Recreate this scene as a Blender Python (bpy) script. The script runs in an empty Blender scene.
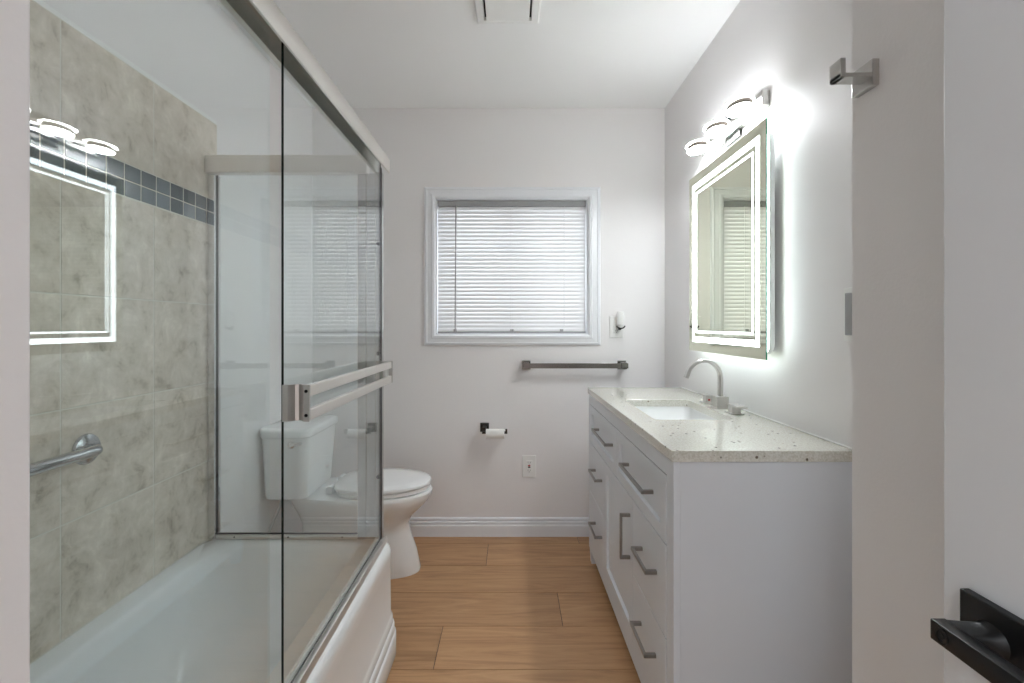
import bpy, bmesh, math, random
from mathutils import Vector, Matrix

random.seed(7)
C = bpy.context.scene.collection
SC = bpy.context.scene

# ------------------------------------------------------------------ camera, world, light, exposure
E = 1.196                    # eye height above the floor
cam_d = bpy.data.cameras.new('camera')
cam_d.sensor_width = 36.0
cam_d.lens = 480 / 1024 * 36
cam_d.shift_y = -15.5 / 1024
cam_d.clip_start = 0.02
cam = bpy.data.objects.new('camera', cam_d)
C.objects.link(cam)
cam.location = (0, 0, E)
cam.rotation_euler = (math.pi / 2, 0, 0)
SC.camera = cam

SC.view_settings.view_transform = 'Standard'
SC.view_settings.look = 'None'
SC.view_settings.gamma = 1.0
SC.view_settings.use_curve_mapping = False
SC.view_settings.exposure = 1.86

world = bpy.data.worlds.new('daylight')
SC.world = world
world.use_nodes = True
bg = world.node_tree.nodes['Background']
bg.inputs[0].default_value = (0.93, 0.96, 1.0, 1)
bg.inputs[1].default_value = 1.5
SC.cycles.max_bounces = 16
SC.cycles.diffuse_bounces = 12
SC.cycles.transparent_max_bounces = 24

# unseen fill light, added in the hallway behind the doorway
hall_d = bpy.data.lights.new('hallway_fill_light', 'AREA')
hall_d.shape = 'DISK'
hall_d.size = 0.45
hall_d.energy = 7.2
hall_d.color = (0.86, 0.94, 1.0)
hall = bpy.data.objects.new('hallway_fill_light', hall_d)
C.objects.link(hall)
hall.location = (-0.2, -1.15, 2.41)

DISC_LIGHT = 33.0            # vanity lamp discs
BAND_LIGHT = 3.0             # lit bands of the mirror
BACK_LIGHT = 6.5            # strip behind the mirror glass

# ------------------------------------------------------------------ materials
def srgb(r, g, b):
    def f(c):
        c /= 255.0
        return c / 12.92 if c <= 0.04045 else ((c + 0.055) / 1.055) ** 2.4
    return (f(r), f(g), f(b), 1)

def mat(name, col, rough=0.5, metal=0.0, spec=0.5, coat=0.0):
    m = bpy.data.materials.new(name)
    m.use_nodes = True
    b = m.node_tree.nodes['Principled BSDF']
    b.inputs['Base Color'].default_value = col
    b.inputs['Roughness'].default_value = rough
    b.inputs['Metallic'].default_value = metal
    b.inputs['Specular IOR Level'].default_value = spec
    b.inputs['Coat Weight'].default_value = coat
    b.inputs['Coat Roughness'].default_value = 0.05
    return m

def nt(m):
    return m.node_tree.nodes, m.node_tree.links, m.node_tree.nodes['Principled BSDF']

def add_bump(m, scale, strength, dist=0.002, detail=3.0):
    n, l, b = nt(m)
    tc = n.new('ShaderNodeTexCoord')
    no = n.new('ShaderNodeTexNoise')
    no.inputs['Scale'].default_value = scale
    no.inputs['Detail'].default_value = detail
    bu = n.new('ShaderNodeBump')
    bu.inputs['Strength'].default_value = strength
    bu.inputs['Distance'].default_value = dist
    l.new(tc.outputs['Object'], no.inputs['Vector'])
    l.new(no.outputs['Fac'], bu.inputs['Height'])
    l.new(bu.outputs['Normal'], b.inputs['Normal'])

def ramp(n, stops):
    r = n.new('ShaderNodeValToRGB')
    el = r.color_ramp.elements
    while len(el) > 2:
        el.remove(el[-1])
    el[0].position, el[0].color = stops[0]
    el[1].position, el[1].color = stops[1]
    for p, c in stops[2:]:
        e = el.new(p)
        e.color = c
    return r

def emit(name, col, s):
    m = bpy.data.materials.new(name)
    m.use_nodes = True
    n = m.node_tree.nodes
    n.remove(n['Principled BSDF'])
    e = n.new('ShaderNodeEmission')
    e.inputs[0].default_value = col
    e.inputs[1].default_value = s
    m.node_tree.links.new(e.outputs[0], n['Material Output'].inputs[0])
    return m

M = {}
M['wall'] = mat('wall_paint', srgb(234, 232, 232), 0.55, spec=0.3)
add_bump(M['wall'], 160, 0.16)
M['ceiling'] = mat('ceiling_paint', srgb(240, 240, 240), 0.7, spec=0.2)
add_bump(M['ceiling'], 120, 0.12)
M['door'] = mat('door_paint', srgb(214, 215, 217), 0.45, spec=0.4)
add_bump(M['door'], 60, 0.10)
M['trim'] = mat('white_trim', srgb(232, 234, 238), 0.35)
M['cabinet'] = mat('cabinet_paint', srgb(213, 217, 222), 0.38)
M['white_plastic'] = mat('white_plastic', srgb(236, 236, 234), 0.35)
M['grey_plastic'] = mat('grey_plastic', srgb(150, 150, 150), 0.4)
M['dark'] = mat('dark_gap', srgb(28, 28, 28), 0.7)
M['red'] = mat('red_button', srgb(170, 30, 25), 0.4)
M['porcelain'] = mat('porcelain', srgb(240, 241, 241), 0.12, coat=0.5)
M['tub'] = mat('tub_enamel', srgb(240, 243, 244), 0.15, coat=0.4)
M['nickel'] = mat('brushed_nickel', srgb(200, 198, 195), 0.28, metal=1.0)
M['alu'] = mat('satin_aluminium', srgb(228, 225, 220), 0.33, metal=0.85)
M['steel'] = mat('polished_steel', srgb(205, 205, 205), 0.16, metal=1.0)
M['pull'] = mat('pull_nickel', srgb(150, 148, 146), 0.3, metal=1.0)
M['dark_nickel'] = mat('dark_brushed_nickel', srgb(120, 117, 114), 0.22, metal=1.0)
M['gunmetal'] = mat('gunmetal', srgb(72, 70, 68), 0.3, metal=1.0)
M['headrail'] = mat('blind_rail_shade_grey', srgb(160, 161, 162), 0.5)  # shade of the window reveal painted into the grey of the rails
M['rim'] = mat('lamp_rim_metal', srgb(60, 54, 48), 0.6, metal=0.0, spec=0.1)
M['chrome'] = mat('chrome', srgb(225, 225, 225), 0.06, metal=1.0)
M['black_metal'] = mat('matte_black_metal', srgb(22, 22, 23), 0.38, metal=0.3)
M['rubber'] = mat('black_rubber', srgb(15, 15, 15), 0.6)
M['paper'] = mat('tissue_paper', srgb(238, 237, 234), 0.9, spec=0.1)
M['hose'] = mat('braided_hose', srgb(190, 190, 188), 0.4, metal=0.6)
M['mirror'] = mat('mirror_silver', srgb(226, 229, 208), 0.0, metal=1.0)
M['mirror_edge'] = mat('mirror_glass_edge', srgb(60, 140, 110), 0.1)
M['glass_edge_clear'] = mat('polished_glass_edge', srgb(170, 190, 182), 0.1)
M['glass_edge'] = mat('glass_edge', srgb(12, 26, 24), 0.15)
M['housing'] = mat('mirror_housing', srgb(225, 230, 230), 0.4)
M['disc'] = emit('lamp_acrylic', (0.94, 0.975, 1.0, 1), DISC_LIGHT)
M['lip'] = emit('lamp_acrylic_lip', (0.94, 0.975, 1.0, 1), DISC_LIGHT * 0.48)
M['band'] = emit('frosted_lit_band', (0.87, 0.97, 1.0, 1), BAND_LIGHT)
M['back'] = emit('mirror_back_strip', (0.86, 0.98, 1.0, 1), BACK_LIGHT)
M['grout'] = mat('grout', srgb(222, 219, 208), 0.8)
M['caulk'] = mat('white_caulk', srgb(240, 240, 238), 0.5)

def glass_mat(name, tint):
    m = bpy.data.materials.new(name)
    m.use_nodes = True
    n, l = m.node_tree.nodes, m.node_tree.links
    n.remove(n['Principled BSDF'])
    tr = n.new('ShaderNodeBsdfTransparent')
    tr.inputs[0].default_value = tint
    gl = n.new('ShaderNodeBsdfGlossy')
    gl.inputs['Roughness'].default_value = 0.0
    gl.inputs['Color'].default_value = (1, 1, 1, 1)
    lw = n.new('ShaderNodeLayerWeight')
    lw.inputs['Blend'].default_value = 0.5
    pw = n.new('ShaderNodeMath'); pw.operation = 'POWER'; pw.inputs[1].default_value = 5
    ma = n.new('ShaderNodeMath'); ma.operation = 'MULTIPLY_ADD'
    ma.inputs[1].default_value = 0.95; ma.inputs[2].default_value = 0.05
    mx = n.new('ShaderNodeMixShader')
    l.new(lw.outputs['Facing'], pw.inputs[0])
    l.new(pw.outputs[0], ma.inputs[0])
    l.new(ma.outputs[0], mx.inputs[0])
    l.new(tr.outputs[0], mx.inputs[1])
    l.new(gl.outputs[0], mx.inputs[2])
    l.new(mx.outputs[0], n['Material Output'].inputs[0])
    return m
M['glass'] = glass_mat('clear_glass', (0.962, 0.988, 0.990, 1))
M['pane'] = glass_mat('window_glass', (0.97, 0.98, 0.98, 1))

def quartz():
    m = mat('speckled_quartz', srgb(214, 209, 193), 0.12, coat=0.3)
    n, l, b = nt(m)
    tc = n.new('ShaderNodeTexCoord')
    no = n.new('ShaderNodeTexNoise'); no.inputs['Scale'].default_value = 220; no.inputs['Detail'].default_value = 4
    r1 = ramp(n, [(0.30, srgb(190, 187, 173)), (0.62, srgb(216, 215, 207))])
    l.new(tc.outputs['Object'], no.inputs['Vector']); l.new(no.outputs['Fac'], r1.inputs[0])
    v = n.new('ShaderNodeTexVoronoi'); v.inputs['Scale'].default_value = 55
    r2 = ramp(n, [(0.16, (1, 1, 1, 1)), (0.26, (0, 0, 0, 1))])
    l.new(tc.outputs['Object'], v.inputs['Vector']); l.new(v.outputs['Distance'], r2.inputs[0])
    sep = n.new('ShaderNodeSeparateColor'); l.new(v.outputs['Color'], sep.inputs[0])
    gt = n.new('ShaderNodeMath'); gt.operation = 'GREATER_THAN'; gt.inputs[1].default_value = 0.82
    l.new(sep.outputs[0], gt.inputs[0])
    mu = n.new('ShaderNodeMath'); mu.operation = 'MULTIPLY'
    l.new(gt.outputs[0], mu.inputs[0]); l.new(r2.outputs[0], mu.inputs[1])
    dk = ramp(n, [(0.3, srgb(30, 26, 22)), (0.7, srgb(112, 98, 78))])
    l.new(sep.outputs[1], dk.inputs[0])
    mx = n.new('ShaderNodeMix'); mx.data_type = 'RGBA'
    l.new(mu.outputs[0], mx.inputs['Factor']); l.new(r1.outputs[0], mx.inputs['A']); l.new(dk.outputs[0], mx.inputs['B'])
    l.new(mx.outputs['Result'], b.inputs['Base Color'])
    return m
M['quartz'] = quartz()

def tile_mat():
    m = mat('travertine_tile', srgb(190, 182, 164), 0.22)
    n, l, b = nt(m)
    tc = n.new('ShaderNodeTexCoord')
    isl = n.new('ShaderNodeNewGeometry')
    off = n.new('ShaderNodeVectorMath'); off.operation = 'SCALE'; off.inputs[0].default_value = (7, 13, 5)
    l.new(isl.outputs['Random Per Island'], off.inputs['Scale'])
    ad = n.new('ShaderNodeVectorMath'); ad.operation = 'ADD'
    l.new(tc.outputs['Object'], ad.inputs[0]); l.new(off.outputs[0], ad.inputs[1])
    no = n.new('ShaderNodeTexNoise'); no.inputs['Scale'].default_value = 13; no.inputs['Detail'].default_value = 15
    no.inputs['Roughness'].default_value = 0.72; no.inputs['Distortion'].default_value = 0.35
    l.new(ad.outputs[0], no.inputs['Vector'])
    r = ramp(n, [(0.32, srgb(178, 168, 151)), (0.68, srgb(248, 240, 227)), (0.44, srgb(217, 208, 193)), (0.56, srgb(230, 221, 208))])
    l.new(no.outputs['Fac'], r.inputs[0])
    l.new(r.outputs[0], b.inputs['Base Color'])
    return m
M['tile'] = tile_mat()

def mosaic_mat():
    m = mat('slate_mosaic', srgb(70, 84, 92), 0.25)
    n, l, b = nt(m)
    isl = n.new('ShaderNodeNewGeometry')
    r = ramp(n, [(0.0, srgb(66, 80, 88)), (1.0, srgb(122, 134, 140))])
    l.new(isl.outputs['Random Per Island'], r.inputs[0])
    l.new(r.outputs[0], b.inputs['Base Color'])
    return m
M['mosaic'] = mosaic_mat()

def wood():
    m = mat('oak_plank', srgb(170, 125, 85), 0.38, spec=0.35)
    n, l, b = nt(m)
    tc = n.new('ShaderNodeTexCoord')
    isl = n.new('ShaderNodeNewGeometry')
    off = n.new('ShaderNodeVectorMath'); off.operation = 'SCALE'; off.inputs[0].default_value = (31, 17, 3)
    l.new(isl.outputs['Random Per Island'], off.inputs['Scale'])
    ad = n.new('ShaderNodeVectorMath'); ad.operation = 'ADD'
    l.new(tc.outputs['Object'], ad.inputs[0]); l.new(off.outputs[0], ad.inputs[1])
    mp = n.new('ShaderNodeMapping'); mp.inputs['Scale'].default_value = (1.0, 11, 1)
    l.new(ad.outputs[0], mp.inputs['Vector'])
    no = n.new('ShaderNodeTexNoise'); no.inputs['Scale'].default_value = 2.0; no.inputs['Detail'].default_value = 9
    no.inputs['Roughness'].default_value = 0.66; no.inputs['Distortion'].default_value = 1.4
    l.new(mp.outputs[0], no.inputs['Vector'])
    r = ramp(n, [(0.22, srgb(142, 104, 72)), (0.80, srgb(202, 162, 122)), (0.5, srgb(182, 141, 102))])
    l.new(no.outputs['Fac'], r.inputs[0])
    hs = n.new('ShaderNodeHueSaturation')
    mr = n.new('ShaderNodeMapRange'); mr.inputs['To Min'].default_value = 0.84; mr.inputs['To Max'].default_value = 1.14
    l.new(isl.outputs['Random Per Island'], mr.inputs['Value'])
    l.new(mr.outputs[0], hs.inputs['Value'])
    l.new(r.outputs[0], hs.inputs['Color'])
    l.new(hs.outputs[0], b.inputs['Base Color'])
    bu = n.new('ShaderNodeBump'); bu.inputs['Strength'].default_value = 0.12; bu.inputs['Distance'].default_value = 0.002
    l.new(no.outputs['Fac'], bu.inputs['Height']); l.new(bu.outputs[0], b.inputs['Normal'])
    return m
M['wood'] = wood()

def slat_mat():
    m = bpy.data.materials.new('blind_slat')
    m.use_nodes = True
    n, l = m.node_tree.nodes, m.node_tree.links
    n.remove(n['Principled BSDF'])
    d = n.new('ShaderNodeBsdfDiffuse'); d.inputs[0].default_value = srgb(236, 236, 236)
    t = n.new('ShaderNodeBsdfTranslucent'); t.inputs[0].default_value = srgb(235, 238, 242)
    mx = n.new('ShaderNodeMixShader'); mx.inputs[0].default_value = 0.12
    l.new(d.outputs[0], mx.inputs[1]); l.new(t.outputs[0], mx.inputs[2])
    l.new(mx.outputs[0], n['Material Output'].inputs[0])
    return m
M['slat'] = slat_mat()

# ------------------------------------------------------------------ geometry helpers
def box(bm, x0, x1, y0, y1, z0, z1, bev=0.0, seg=2, mi=0):
    if x0 > x1: x0, x1 = x1, x0
    if y0 > y1: y0, y1 = y1, y0
    if z0 > z1: z0, z1 = z1, z0
    vs = [bm.verts.new((x, y, z)) for x in (x0, x1) for y in (y0, y1) for z in (z0, z1)]
    idx = [(0, 1, 3, 2), (4, 6, 7, 5), (0, 4, 5, 1), (2, 3, 7, 6), (0, 2, 6, 4), (1, 5, 7, 3)]
    fs = [bm.faces.new([vs[i] for i in f]) for f in idx]
    for f in fs: f.material_index = mi
    if bev > 0:
        es = list({e for f in fs for e in f.edges})
        r = bmesh.ops.bevel(bm, geom=es, offset=bev, segments=seg, affect='EDGES', profile=0.5)
        for f in r['faces']: f.material_index = mi
    return fs

def rrect(x0, x1, y0, y1, r, z, n=6):
    """rounded rectangle ring, anticlockwise, 4*(n+1) points"""
    r = max(min(r, (x1 - x0) / 2 - 1e-4, (y1 - y0) / 2 - 1e-4), 1e-4)
    pts = []
    for cx, cy, a0 in ((x1 - r, y1 - r, 0), (x0 + r, y1 - r, 90), (x0 + r, y0 + r, 180), (x1 - r, y0 + r, 270)):
        for k in range(n + 1):
            a = math.radians(a0 + 90 * k / n)
            pts.append((cx + r * math.cos(a), cy + r * math.sin(a), z))
    return pts

def loft(bm, rings, cap0=True, cap1=True, closed=False, smooth=True, mi=0):
    rv = [[bm.verts.new(p) for p in ring] for ring in rings]
    n = len(rv[0])
    pairs = list(zip(rv[:-1], rv[1:]))
    if closed: pairs.append((rv[-1], rv[0]))
    for a, b in pairs:
        for i in range(n):
            j = (i + 1) % n
            f = bm.faces.new((a[i], a[j], b[j], b[i])); f.smooth = smooth; f.material_index = mi
    if not closed:
        if cap0: f = bm.faces.new(list(reversed(rv[0]))); f.material_index = mi
        if cap1: f = bm.faces.new(rv[-1]); f.material_index = mi
    return rv

def cyl(bm, p0, p1, r0, r1=None, n=24, mi=0):
    r1 = r0 if r1 is None else r1
    p0, p1 = Vector(p0), Vector(p1)
    d = (p1 - p0).normalized()
    u = d.orthogonal().normalized(); v = d.cross(u)
    ring = lambda p, r: [p + (u * math.cos(2 * math.pi * i / n) + v * math.sin(2 * math.pi * i / n)) * r for i in range(n)]
    loft(bm, [ring(p0, r0), ring(p1, r1)], mi=mi)

def tube(bm, pts, r, n=16, mi=0):
    pts = [Vector(p) for p in pts]
    rings = []
    u = None
    for i, p in enumerate(pts):
        d = (pts[min(i + 1, len(pts) - 1)] - pts[max(i - 1, 0)]).normalized()
        u = (u - d * u.dot(d)).normalized() if u is not None else d.orthogonal().normalized()
        v = d.cross(u)
        rings.append([p + (u * math.cos(2 * math.pi * k / n) + v * math.sin(2 * math.pi * k / n)) * r for k in range(n)])
    loft(bm, rings, mi=mi)

def lathe(bm, c, axis, prof, n=32, mi=0):
    """prof: list of (radius, distance along axis)"""
    c, d = Vector(c), Vector(axis).normalized()
    u = d.orthogonal().normalized(); v = d.cross(u)
    rings = [[c + d * h + (u * math.cos(2 * math.pi * k / n) + v * math.sin(2 * math.pi * k / n)) * max(r, 1e-4) for k in range(n)] for r, h in prof]
    loft(bm, rings, mi=mi)

def egg(xr, xf, cy, b, z, n=48, pr=2.6, pf=2.0, split=0.55):
    """toilet outline: xr rear x, xf front x, half width b"""
    cx = xr + (xf - xr) * (1 - split)
    pts = []
    for k in range(n):
        t = 2 * math.pi * k / n
        c, s = math.cos(t), math.sin(t)
        p = pf if c >= 0 else pr
        a = (xf - cx) if c >= 0 else (cx - xr)
        pts.append((cx + a * math.copysign(abs(c) ** (2 / p), c), cy + b * math.copysign(abs(s) ** (2 / p), s), z))
    return pts

ORIG = {}
def worldpos(o):
    return ORIG.get(o.name, Vector((0, 0, 0)))

def obj(name, bm, mats, parent=None, loc=None, autosmooth=True):
    """links the bmesh (given in world coordinates) as ONE mesh object"""
    if loc is None:
        loc = worldpos(parent) if parent else Vector((0, 0, 0))
    loc = Vector(loc)
    bmesh.ops.recalc_face_normals(bm, faces=bm.faces[:])
    bmesh.ops.translate(bm, verts=bm.verts[:], vec=-loc)
    me = bpy.data.meshes.new(name)
    bm.to_mesh(me); bm.free()
    if not isinstance(mats, (list, tuple)): mats = [mats]
    for m in mats: me.materials.append(M[m])
    if autosmooth and any(p.use_smooth for p in me.polygons):
        me.set_sharp_from_angle(angle=math.radians(38))
    o = bpy.data.objects.new(name, me)
    C.objects.link(o)
    if parent:
        o.parent = parent
        o.location = loc - worldpos(parent)
    else:
        o.location = loc
    ORIG[o.name] = loc
    return o

def thing(name, label, cat, loc, group=None):
    o = bpy.data.objects.new(name, None)
    o.empty_display_size = 0.05
    C.objects.link(o)
    o.location = loc
    ORIG[o.name] = Vector(loc)
    o['label'] = label; o['category'] = cat
    if group: o['group'] = group
    return o

def tag(o, label, cat, group=None):
    o['label'] = label; o['category'] = cat
    if group: o['group'] = group
    return o

def struct(name, bm, m, parent=None, label=None, cat=None):
    o = obj(name, bm, m, parent)
    o['kind'] = 'structure'
    if label: o['label'] = label
    if cat: o['category'] = cat
    return o

def new(): return bmesh.new()

# ------------------------------------------------------------------ dimensions
YB = 2.74                 # back wall
XR = 0.873                # right wall beside the vanity
XN = 0.671                # nearer right wall
YJ = 0.947                # where the right wall steps
XL = -1.140               # left wall
XT = -1.127               # tile face
HC = 2.44                 # ceiling
XS, YS = -0.2962, 0.296    # corner of the wall at the head of the tub
YF = -0.25                # doorway wall

# ------------------------------------------------------------------ room shell
# floor: planks laid across the room
bm = new()
box(bm, XL - 0.1, 1.2, -2.15, YB + 0.02, -0.05, -0.004, mi=1)
y = 1.671 - 0.2415 * 16
joints = {16: [-0.275], 17: [0.203], 18: [-0.9, 0.75], 19: [-0.13], 20: [0.37], 15: [0.9], 7: [-0.4, 0.5], 6: [0.3], 5: [-0.1], 4: [0.4], 3: [-0.3], 2: [0.1], 1: [0.5], 0: [0.0]}
g = 0.0013
for k in range(21):
    y0, y1 = y + 0.2415 * k, min(y + 0.2415 * (k + 1), YB + 0.01)
    if y1 <= y0: break
    xs = [XL - 0.05] + joints.get(k, [0.2]) + [1.05]
    for a, b_ in zip(xs[:-1], xs[1:]):
        box(bm, a + g, b_ - g, y0 + g, y1 - g, -0.012, 0.0)
struct('floor', bm, ['wood', 'dark'], label='warm oak plank floor laid across the room', cat='floor')

bm = new(); box(bm, XL - 0.15, 1.2, -2.15, YB + 0.15, HC, HC + 0.1)
struct('ceiling', bm, 'ceiling', label='flat off-white painted ceiling', cat='ceiling')

# back wall with a real window opening
WX0, WX1, WZ0, WZ1 = -0.435, 0.4326, E - 0.0485, E + 0.727
bm = new()
T = 0.14
box(bm, XL - 0.12, WX0, YB, YB + T, 0, HC)
box(bm, WX1, XR + 0.12, YB, YB + T, 0, HC)
box(bm, WX0, WX1, YB, YB + T, 0, WZ0)
box(bm, WX0, WX1, YB, YB + T, WZ1, HC)
wall_back = struct('wall_back', bm, 'wall', label='pale greige painted wall behind the window', cat='wall')

bm = new(); box(bm, XL - 0.12, XL, YF, YB, 0, HC)
wall_left = struct('wall_left', bm, 'wall', label='left painted wall above and behind the bathtub tile', cat='wall')

bm = new()
box(bm, XR, XR + 0.12, YJ, YB, 0, HC)
struct('wall_right', bm, 'wall', label='right painted wall behind mirror and vanity', cat='wall')
bm = new()
box(bm, XN, XR + 0.12, YF, YJ, 0, HC)
struct('wall_right_near', bm, 'wall', label='nearer right wall strip between vanity and open door', cat='wall')
bm = new()
box(bm, XL, XS, YF, YS, 0, HC, bev=0.002, seg=2)
struct('wall_left_near', bm, 'wall', label='wall end at the near end of the bathtub', cat='wall')
bm = new()
box(bm, 0.51, XN, YF, YF + 0.1, 0, HC)
box(bm, XS, 0.51, YF, YF + 0.1, 2.06, HC)
struct('wall_front', bm, 'wall', label='wall around the doorway', cat='wall')

bm = new()
box(bm, -1.0, 1.1, -2.10, -2.00, 0, HC)
box(bm, -1.1, -1.0, -2.10, YF, 0, HC)
box(bm, 1.1, 1.2, -2.10, YF, 0, HC)
struct('wall_hall', bm, 'wall', label='hallway wall behind the doorway', cat='wall')

# baseboard at the back: stepped profile
def baseboard(bm, x0, x1):
    prof = [(0.0, 0.0), (0.018, 0.0), (0.018, 0.060), (0.016, 0.064), (0.009, 0.066), (0.009, 0.070), (0.015, 0.073), (0.015, 0.080), (0.012, 0.083), (0.006, 0.084), (0.006, 0.089), (0.011, 0.092), (0.011, 0.098), (0.006, 0.104), (0.0, 0.105)]
    r0 = [(x0, YB - d, z) for d, z in prof]; r1 = [(x1, YB - d, z) for d, z in prof]
    loft(bm, [r0, r1], smooth=False)
bm = new(); baseboard(bm, XL, XR)
struct('baseboard_back', bm, 'trim', label='white stepped baseboard along the back wall', cat='baseboard')

# ------------------------------------------------------------------ tile on the left wall
bm = new()
TZ = E + 0.768
box(bm, XL, XT - 0.0006, YS, 1.834, 0.34, TZ, mi=1)
gr = 0.0017
rows = [(E - 0.79, E - 0.500), (E - 0.500, E - 0.210), (E - 0.210, E + 0.080), (E + 0.080, E + 0.376), (E + 0.475, E + 0.768 - 0.001)]
for i, (z0, z1) in enumerate(rows):
    ys = [0.296, 0.577, 0.888, 1.199, 1.511, 1.834]
    for a, b_ in zip(ys[:-1], ys[1:]):
        box(bm, XT - 0.006, XT, a + gr, b_ - gr, z0 + gr, z1 - gr, bev=0.0008, seg=1)
tile = obj('tile_surround', bm, ['tile', 'grout'], wall_left)
bm = new()
yy = 1.834
while yy > YS:
    for z0 in (E + 0.378, E + 0.4265):
        box(bm, XT - 0.006, XT, max(yy - 0.0625, YS) + 0.0016, yy - 0.0016, z0 + 0.0014, z0 + 0.047, bev=0.0008, seg=1)
    yy -= 0.0625
obj('mosaic_border', bm, 'mosaic', tile)
bm = new()
box(bm, XL, XT - 0.001, YS, 1.836, E + 0.768, E + 0.784, bev=0.003)
obj('tile_edging', bm, 'caulk', tile)

# ------------------------------------------------------------------ window
bm = new()
prof = [(0.0, 0.0), (0.0, -0.010), (0.008, -0.018), (0.020, -0.019), (0.024, -0.015), (0.046, -0.013), (0.050, -0.016), (0.062, -0.012), (0.066, 0.0)]
# casing: mitred frame swept round the opening; d measured outwards from the opening
rings = []
for d, dy in prof:
    x0, x1, z0, z1 = WX0 - 0.066 + (0.066 - d), WX1 + d * 1.1, WZ0 - d, WZ1 + d
    rings.append([(WX0 - d, YB + dy, WZ0 - d * 0.93), (x1, YB + dy, WZ0 - d * 0.93), (x1, YB + dy, WZ1 + d), (WX0 - d, YB + dy, WZ1 + d)])
loft(bm, rings, closed=True, smooth=False)
# lining of the reveal
t = 0.006
for a in ((WX0, WX0 + t, WZ0, WZ1), (WX1 - t, WX1, WZ0, WZ1), (WX0, WX1, WZ0, WZ0 + t), (WX0, WX1, WZ1 - t, WZ1)):
    box(bm, a[0], a[1], YB - 0.001, YB + T, a[2], a[3])
win = struct('window_1', bm, 'trim', label='white framed window in the back wall', cat='window')
bm = new()
f = 0.038
y0, y1 = YB + 0.085, YB + 0.125
for a in ((WX0 + t, WX0 + t + f, WZ0 + t, WZ1 - t), (WX1 - t - f, WX1 - t, WZ0 + t, WZ1 - t), (WX0 + t, WX1 - t, WZ0 + t, WZ0 + t + f), (WX0 + t, WX1 - t, WZ1 - t - f, WZ1 - t), (-0.025, 0.025, WZ0 + t, WZ1 - t)):
    box(bm, a[0], a[1], y0, y1, a[2], a[3], bev=0.003, seg=1)
obj('window_sash', bm, 'trim', win)
bm = new(); box(bm, WX0 + t + 0.02, WX1 - t - 0.02, YB + 0.103, YB + 0.107, WZ0 + 0.02, WZ1 - 0.02)
obj('window_pane', bm, 'pane', win)

# blind
bx0, bx1 = WX0 + 0.0085, WX1 - 0.0085
bY = YB + 0.030
blind = thing('window_blind', 'closed white horizontal slat blind hanging in the back wall window', 'blind', (0, bY, WZ1 - 0.007))
bm = new(); box(bm, bx0, bx1, bY - 0.013, bY + 0.015, WZ1 - 0.040, WZ1 - 0.008, bev=0.002)
obj('headrail', bm, 'headrail', blind)
bm = new()
pitch = 0.0222
ztop, zbot = E + 0.680, E - 0.020
ns = int((ztop - zbot) / pitch)
pitch = (ztop - zbot) / ns
for i in range(ns + 1):
    zc = ztop - pitch * i
    pts = []
    w = 0.0130
    tilt = math.radians(71)
    for k in range(5):
        s = -1 + k / 2
        bow = 0.0022 * (1 - s * s)
        # room-side edge down
        yv = bY - s * w * math.cos(tilt) - bow * math.sin(tilt)
        zv = zc + s * -w * math.sin(tilt) + bow * math.cos(tilt) * 0
        pts.append((yv, zv))
    th = 0.0004
    ring = [(p[0], p[1]) for p in pts] + [(p[0] + th, p[1] + th) for p in reversed(pts)]
    loft(bm, [[(bx0, a, b_) for a, b_ in ring], [(bx1, a, b_) for a, b_ in ring]])
obj('slats', bm, 'slat', blind)
bm = new(); box(bm, bx0, bx1, bY - 0.010, bY + 0.012, E - 0.042, E - 0.030, bev=0.003)
for xx in (-0.326, 0.0, 0.285):
    box(bm, xx - 0.010, xx + 0.010, bY - 0.012, bY - 0.009, E - 0.041, E - 0.018, bev=0.001)
obj('bottom_rail', bm, 'headrail', blind)
bm = new()
for xx in (-0.318, 0.30):
    tube(bm, [(xx, bY - 0.014, WZ1 - 0.04), (xx, bY - 0.0145, E + 0.30), (xx, bY - 0.014, E - 0.03)], 0.0012, 8)
tube(bm, [(-0.005, bY - 0.012, WZ1 - 0.04), (-0.005, bY - 0.014, E - 0.03)], 0.0009, 8)
obj('ladder_cords', bm, 'slat', blind)
bm = new()
tube(bm, [(-0.322, bY - 0.018, WZ1 - 0.05), (-0.324, bY - 0.020, E + 0.3), (-0.325, bY - 0.019, E - 0.034)], 0.0032, 8)
cyl(bm, (-0.322, bY - 0.016, WZ1 - 0.03), (-0.322, bY - 0.018, WZ1 - 0.052), 0.0035)
obj('tilt_wand', bm, 'grey_plastic', blind)

# ------------------------------------------------------------------ open door with black lever
XD = 0.473
bm = new()
box(bm, XD, XD + 0.035, -0.232, 0.527, 0.012, 2.04, bev=0.002)
door = struct('door_1', bm, 'door', label='open pale grey door with black lever handle', cat='door')
py, pz = 0.464, E - 0.304
bm = new()
r = 0.033
box(bm, XD - 0.010, XD, py - r, py + r, pz - r, pz + r, bev=0.0012)
rose = obj('handle_rose', bm, 'black_metal', door)
bm = new()
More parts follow.
